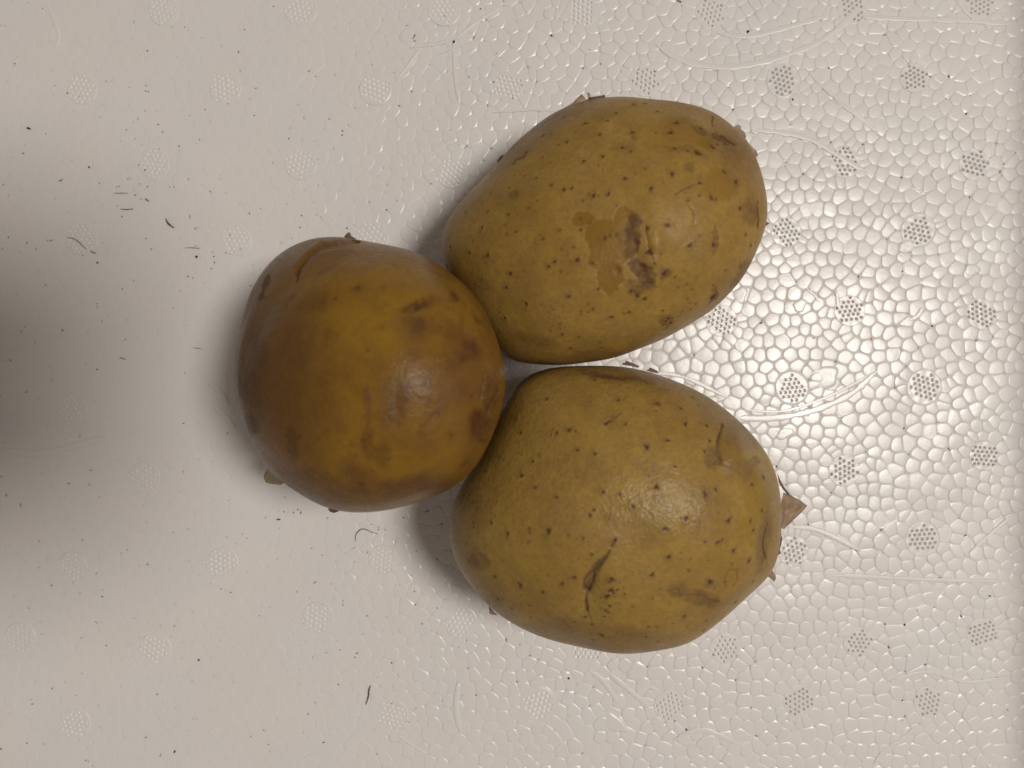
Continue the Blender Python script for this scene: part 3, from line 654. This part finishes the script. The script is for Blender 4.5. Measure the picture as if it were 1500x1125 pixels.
for q, ((px, py), (mx, my)) in enumerate(zip(MARKS, MW)):
    me = mmesh[0 if q % 2 else 2] if (px, py) in RINGED else mmesh[1 if q % 2 else 3]
    if px < 640 and py > 200 or px < 520: me = mfaint[q % 2]
    fade = 1.0 if me in mfaint else min(1.0, max(.25, (px-450)/700))*(.75 if py < 60 or py > 900 else 1)
    o = bpy.data.objects.new('vent_mark', me); COL.objects.link(o); o.parent = BOARD
    o.location = (mx, my, float(wave(mx, my))-.00012)
    o.rotation_euler = (0, 0, [0, 1.57, 3.14, 4.71][q % 4]+.1*q); o.scale = (1+.05*math.sin(q*2.3), 1+.05*math.cos(q*1.7), fade)

# ------------------------------------------------------------------ scored lines and melted streaks in the board's skin
def streak(pts, width, h=.00012, name='pressed_line', parent=BOARD, wob=.15, seed=0):
    P = []
    for i in range(len(pts)-1):              # Catmull-Rom
        p0 = pts[max(i-1, 0)]; p1 = pts[i]; p2 = pts[i+1]; p3 = pts[min(i+2, len(pts)-1)]
        for s in range(10):
            t = s/10
            P.append(tuple(.5*((2*p1[k])+(-p0[k]+p2[k])*t+(2*p0[k]-5*p1[k]+4*p2[k]-p3[k])*t*t+(-p0[k]+3*p1[k]-3*p2[k]+p3[k])*t**3) for k in (0, 1)))
    P.append(pts[-1]); r_ = np.random.RandomState(seed)
    V = []; F = []; m = 9; n = len(P)
    for i, p in enumerate(P):
        a = P[max(i-1, 0)]; b = P[min(i+1, n-1)]; d = np.array([b[0]-a[0], b[1]-a[1]]); d /= np.linalg.norm(d); nrm = np.array([d[1], -d[0]])
        taper = min(1, i/5+.08, (n-1-i)/5+.08); w = width*taper*(1+wob*r_.normal())
        for j in range(m):
            u = j/(m-1)*2-1
            q = np.array(p)+nrm*u*w; x, y, _ = W(q[0], q[1])
            z = .28*h*taper*(.9*(1-u*u) - .5*math.exp(-((u-.35)/.16)**2)) - (.00016 if abs(u) == 1 else 0)
            V.append((x, y, float(wave(x, y))+z-.00001))
    for i in range(n-1):
        for j in range(m-1):
            F.append((i*m+j, i*m+j+1, (i+1)*m+j+1, (i+1)*m+j))
    return mesh_obj(name, V, F, FOAM, parent)
STREAKS = [([(1080,612),(1120,613),(1165,608),(1210,595),(1250,575),(1285,543)],5,.00016),
 ([(1155,772),(1190,775),(1225,788),(1262,808)],4,.00012),([(1100,190),(1145,194),(1190,205),(1235,232),(1272,252)],4,.00012),
 ([(960,65),(1000,88),(1060,98),(1120,90),(1190,66),(1230,40),(1260,10)],5,.00013),([(1050,48),(1100,52),(1160,38),(1215,22)],4,.00010),([(1260,25),(1330,28),(1420,30),(1500,36)],4,.00010),
 ([(1180,100),(1215,135),(1250,160),(1290,200)],2.5,.00010),([(1225,148),(1260,172),(1287,193)],3,.00011),([(1205,842),(1290,846),(1380,850),(1490,852)],3,.00009),
 ([(1420,810),(1455,780),(1490,750)],2.5,.0001),([(880,560),(940,548),(1000,552),(1070,585)],3,.00011),([(1350,1060),(1330,1078),(1300,1100),(1280,1120)],4,.00010),
 ([(1480,5),(1440,30),(1420,20),(1400,0)],3,.0001),([(600,70),(660,58),(700,30),(740,5)],2.5,.0001),([(664,62),(666,110),(672,150)],2.5,.0001),([(580,118),(600,92),(616,68)],2.5,.0001),
 ([(640,80),(690,60),(740,40)],2,.00009),([(0,660),(60,664),(120,650),(155,640)],5,.00010),([(70,10),(82,40),(85,60),(75,76)],1.5,.00006),([(890,985),(920,1010),(950,1035)],4,.00012),
 ([(860,980),(885,1000),(905,1030)],4,.00011),([(985,1085),(1030,1070),(1090,1095)],4,.00009),([(670,1000),(668,1040),(675,1075)],4,.00010),([(580,1075),(600,1090),(625,1105)],2.5,.0001),
 ([(1330,470),(1345,462),(1352,450)],3.5,.00010),([(1180,422),(1193,432),(1200,443)],2,.0001),([(1226,425),(1227,440),(1228,450)],3,.0001),([(770,230),(800,205),(830,190)],3,.0001),
([(300,555),(318,570),(335,592)],4,.00009),([(308,590),(325,605),(345,628)],4,.00009),([(720,165),(790,160),(850,168)],2.5,.00008),
 ([(1300,1000),(1360,985),(1420,1000),(1480,990)],3,.00007),([(1090,600),(1150,602),(1220,578),(1275,548)],2,.00010)]
for q, (p, w, h) in enumerate(STREAKS): streak(p, w, h, seed=q)

# smooth melted spots where the mould burnished a few beads flat
def melted(px, py, rx, ry, rot, seed):
    r_ = np.random.RandomState(seed); n = 28; V = []; F = []; x0, y0, _ = W(px, py); c, s_ = math.cos(rot), math.sin(rot)
    tx, ty = r_.normal(size=2)*.03
    lob = [1+.10*math.sin(2*math.pi*k/n*3+seed)+.06*math.sin(2*math.pi*k/n*5+2*seed) for k in range(n)]
    for q, (f, z) in enumerate(((1.0, -.00022), (.9, -.00008), (.7, -.00003), (.35, -.00004))):
        for k in range(n):
            a = 2*math.pi*k/n; u, v = math.cos(a)*rx*S*f*lob[k], math.sin(a)*ry*S*f*lob[k]
            x, y = x0+u*c-v*s_, y0+u*s_+v*c; V.append((x, y, float(wave(x, y))+z+(0 if q == 0 else (x-x0)*tx+(y-y0)*ty)))
    V.append((x0, y0, float(wave(x0, y0))-.00005))
    for q in range(3):
        for k in range(n): F.append((q*n+k, q*n+(k+1) % n, (q+1)*n+(k+1) % n, (q+1)*n+k))
    for k in range(n): F.append((3*n+k, 3*n+(k+1) % n, 4*n))
    mesh_obj('melted_spot', V, F, FOAM, BOARD)
for q, a in enumerate([(1210,552,20,17,.3),(1290,105,15,12,.2),(1172,447,12,9,.8),(1085,432,14,10,1.2),(1330,360,12,9,0),(1240,925,14,10,.5),(1035,1088,16,11,.4),(900,1060,22,11,-.6),(1425,395,12,9,.1),(1150,635,15,8,.4)]):
    melted(*a, seed=q)

# ------------------------------------------------------------------ soil and fibres lying on the board
def top(px, py):
    x, y, _ = W(px, py); return x, y, float(wave(x, y))
def crumb_geo(px, py, r, el=1.0, rot=0., seed=0):
    bm = bmesh.new(); bmesh.ops.create_icosphere(bm, subdivisions=2 if r > .0003 else 1, radius=1)
    r_ = np.random.RandomState(seed); x, y, z = top(px, py); c, s_ = math.cos(rot), math.sin(rot); V = []
    for v in bm.verts:
        k = 1+r_.uniform(-.22, .22); a, b, d = v.co.x*r*el*k, v.co.y*r/el**.5*k, v.co.z*r*.6*k
        V.append((x+a*c-b*s_, y+a*s_+b*c, z+.00002+d+r*.25))
    F = [tuple(v.index for v in f.verts) for f in bm.faces]; bm.free(); return V, F
SPECKS = cl(0,0,2.8125,[(608,209),(327,397),(520,534),(781,476),(845,452),(480,770),(492,768),(556,804),(581,822),(607,825),(483,848),(545,862),(503,892),(35,977),(111,1000),(12,1003),(78,1035),(10,1023),(621,1025),(603,983),(1028,879),(872,1107),(940,428),(948,968),(1008,122),(640,748),(575,757),(527,737),(598,700),(298,662),(62,263),(35,805),(425,1000),(373,982),(70,1020),(148,1025),(195,990),(410,755),(700,770),(716,771),(885,1082),(848,960),(823,575)])
SPECKS += cl(0,750,2.5,[(988,351),(1180,340),(1098,631),(1300,533),(1435,553),(315,909),(806,470),(770,262),(1180,158),(1347,147),(1385,55),(1410,65),(1290,135),(1297,131),(1465,265),(1240,632),(1395,638),(1435,700),(640,417),(300,592),(575,668),(1075,3),(1100,5),(1405,435),(1330,447),(1022,60),(905,97),(375,285),(375,310),(1383,605),(1245,505),(1443,655),(950,380),(1455,100),(845,295),(635,75),(1195,515)])
SPECKS += [(833,993),(1344,895),(1476,1040),(1322,1055)] + cl(600,0,3.75,[(193,88),(612,471),(30,195),(28,225),(390,48),(478,293),(516,3),(328,422),(990,272),(1050,350),(567,541)])
SPECKS += cl(1050,380,4.6875,[(600,170),(438,1000),(320,235),(1275,82),(665,540),(366,1008)]) + cl(0,250,2.5,[(490,402),(448,433),(355,487),(372,552),(230,584),(128,630),(355,728),(460,618),(382,662),(672,925),(833,962),(332,1097),(15,997),(38,694),(555,288),(776,358),(748,410),(690,387),(708,392),(660,440),(636,502),(5,1121),(427,465),(355,500),(395,535)])
SPECKS += cl(600,760,3.75,[(240,285),(70,411),(152,489),(607,690),(662,751),(10,312),(38,178),(70,577),(90,603),(1322,938),(28,398)]) + cl(300,320,4.6875,[(655,62),(597,135),(175,112),(68,303),(318,462),(145,238),(243,210),(63,262),(1028,45)])
SPECKS += cl(300,540,4.6875,[(505,978),(543,983),(607,985),(638,968),(660,975),(660,990),(510,1098),(155,444),(1365,1022),(1145,1070),(1195,1105),(1240,1105),(1200,1085)])
r_ = np.random.RandomState(5)
VV = []; FF = []; base = 0
extra = [(r_.uniform(0, 700), r_.uniform(0, 1125)) for _ in range(40)]
for q, (px, py) in enumerate(SPECKS+extra):
    rr = r_.uniform(.00008, .00020) if q < len(SPECKS) else r_.uniform(.00006, .00012)
    V, F = crumb_geo(px, py, rr, r_.uniform(1, 1.7), r_.uniform(0, 3), q)
    VV += V; FF += [tuple(a+base for a in f) for f in F]; base += len(V)
tag(mesh_obj('soil_dust', VV, FF, SOIL), 'fine dark soil specks scattered over the white polystyrene board', 'soil', kind='stuff')
for q, (px, py, r, el, rot, lab) in enumerate([
  (42,188,.00034,1.9,-.25,'short black soil sliver near the left edge, above the dark shadow'),
  (665,61,.00032,1.3,1.2,'black soil crumb near the top edge, up and left of the long potato'),
  (1096,46,.00034,1.1,.5,'black soil crumb on the beads above the long potato, near the top edge'),
  (256,1101,.00030,1.6,.9,'black soil crumb near the bottom edge, left half'),
  (288,376,.00034,1.05,0,'round black soil crumb just left of the brown potato, level with its upper end'),
  (143,385,.00030,1.1,0,'black soil dot at the upper rim of the dark shadow'),
  (291,967,.00026,1.1,0,'black soil dot below and left of the brown potato'),
  (833,994,.00030,1.1,0,'black soil dot just under the lower right potato'),
  (131,245,.00030,1.1,0,'grey soil dot left of the pair of thin straight fibres'),
  (408,761,.00030,2.4,0,'thin flat soil chip under the lower left rim of the brown potato'),
  (1115,473,.00026,1.8,.6,'tiny dark soil chip on the beads right of the long potato tip'),
  (1450,873,.00026,1.0,.6,'black soil dot near the lower right edge of the board'),
  (1161,146,.00024,1.6,-1,'tiny black soil chip on the rim of the ringed vent mark at upper right')]):
    V, F = crumb_geo(px, py, r, el, rot, 100+q)
    c = top(px, py); V = [(a-c[0], b-c[1], d-c[2]) for a, b, d in V]
    o = mesh_obj('soil_crumb', V, F, SOIL); o.location = c
    tag(o, lab, 'soil crumb', 'soil crumbs on the board')

def fibre(pts, rad, mat, label, lift=.0002):
    P = []
    for i in range(len(pts)-1):
        p0 = pts[max(i-1, 0)]; p1 = pts[i]; p2 = pts[i+1]; p3 = pts[min(i+2, len(pts)-1)]
        for s in range(6):
            t = s/6
            P.append(tuple(.5*((2*p1[k])+(-p0[k]+p2[k])*t+(2*p0[k]-5*p1[k]+4*p2[k]-p3[k])*t*t+(-p0[k]+3*p1[k]-3*p2[k]+p3[k])*t**3) for k in (0, 1)))
    P.append(pts[-1]); n = len(P); c = top(*P[n//2])
    V = []; F = []
    for i, p in enumerate(P):
        a = P[max(i-1, 0)]; b = P[min(i+1, n-1)]; dx, dy = b[0]-a[0], -(b[1]-a[1]); L = math.hypot(dx, dy); nx, ny = -dy/L, dx/L
        x, y, z = top(*p); rr = rad*(.45+.55*math.sin(math.pi*min(max(i/(n-1), .08), .92)))*(1+.2*math.sin(i*2.1))
        z += rr+lift*math.sin(math.pi*i/(n-1))
        for k in range(6):
            t = k*math.pi/3
            V.append((x+nx*rr*math.cos(t)-c[0], y+ny*rr*math.cos(t)-c[1], z+rr*math.sin(t)-c[2]))
    for i in range(n-1):
        for k in range(6): F.append((i*6+k, i*6+(k+1) % 6, i*6+6+(k+1) % 6, i*6+6+k))
    F += [tuple(range(5, -1, -1)), tuple(range((n-1)*6, n*6))]
    o = mesh_obj('root_fibre', V, F, mat); o.location = c
    return tag(o, label, 'fibre', 'fibres lying on the board')
fibre([(543,1004),(541,1010),(540,1020),(536,1032)], .00016, FIBRE, 'black S-shaped root fibre near the bottom edge, below the gap between the potatoes')
fibre([(521,792),(522,782),(530,775),(538,776),(546,780),(554,782)], .00010, FIBRE, 'thin black hooked fibre just under the brown potato')
fibre([(243,320),(246,326),(250,330),(255,334)], .00020, FIBRE, 'thick black bent fibre at upper left, beside the brown potato')
fibre([(98,348),(106,349),(114,353),(121,360),(127,365)], .00010, FIBRE_PALE, 'long curved pale brown fibre at the upper rim of the dark shadow')
fibre([(133,367),(137,370),(141,371)], .00012, FIBRE, 'short dark fibre at the lower end of the long curved pale fibre')
fibre([(167,283),(177,283),(187,283)], .00007, FIBRE_PALE, 'upper of two thin straight fibres lying level at upper left')
fibre([(176,306),(186,307),(196,306)], .00008, FIBRE, 'lower of two thin straight fibres lying level at upper left')
fibre([(271,363),(282,363),(294,364)], .00007, FIBRE_PALE, 'thin pale straight fibre above the round soil crumb, left of the brown potato')
fibre([(213,291),(216,293),(219,295)], .00012, FIBRE, 'very short dark fibre right of the two thin straight fibres')
fibre([(278,314),(279,318),(278,321)], .00008, FIBRE_PALE, 'tiny upright curved fibre right of the thick black bent fibre')
fibre([(175,524),(180,525),(185,527)], .00009, FIBRE, 'tiny dark fibre in the dark shadow left of the brown potato')
fibre([(283,509),(289,510),(296,511)], .00007, FIBRE_PALE, 'tiny pale fibre close to the left edge of the brown potato')
fibre([(608,50),(607,54),(605,58)], .00009, FIBRE, 'tiny upright dark fibre near the top edge, left of a black soil crumb')

# ------------------------------------------------------------------ the phone that takes the picture (its shadow falls at the left)
def phone():
    root = bpy.data.objects.new('phone', None); COL.objects.link(root); root.location = (-.068, .0100, H+.0035)
    body = flat_material('dark_phone_glass', (.03, .03, .035), .3)
    def slab(name, w, d, h, r, z0, loc=(0, 0)):
        bm = bmesh.new(); ring = []
        for cx, cy, a0 in ((w/2-r, d/2-r, 0), (-w/2+r, d/2-r, 90), (-w/2+r, -d/2+r, 180), (w/2-r, -d/2+r, 270)):
            for s in range(7):
                a = math.radians(a0+s*15); ring.append((cx+r*math.cos(a)+loc[0], cy+r*math.sin(a)+loc[1]))
        lo = [bm.verts.new((x, y, z0)) for x, y in ring]; hi = [bm.verts.new((x, y, z0+h)) for x, y in ring]; n = len(ring)
        bm.faces.new(lo[::-1]); bm.faces.new(hi)
        for i in range(n): bm.faces.new((lo[i], lo[(i+1) % n], hi[(i+1) % n], hi[i]))
        bmesh.ops.bevel(bm, geom=[e for e in bm.edges if abs(e.verts[0].co.z-e.verts[1].co.z) < 1e-9], offset=min(h*.3, .002), segments=3, affect='EDGES')
        me = bpy.data.meshes.new(name); bm.to_mesh(me); bm.free(); me.materials.append(body)
        o = bpy.data.objects.new(name, me); COL.objects.link(o); o.parent = root
    slab('phone_body', .152, .076, .008, .011, 0)
    slab('lens_ring', .010, .010, .0018, .0049, -.0018, (.068, -.0100))
    tag(root, 'dark phone held level above the potatoes, throwing the broad soft shadow at left', 'phone')
phone()
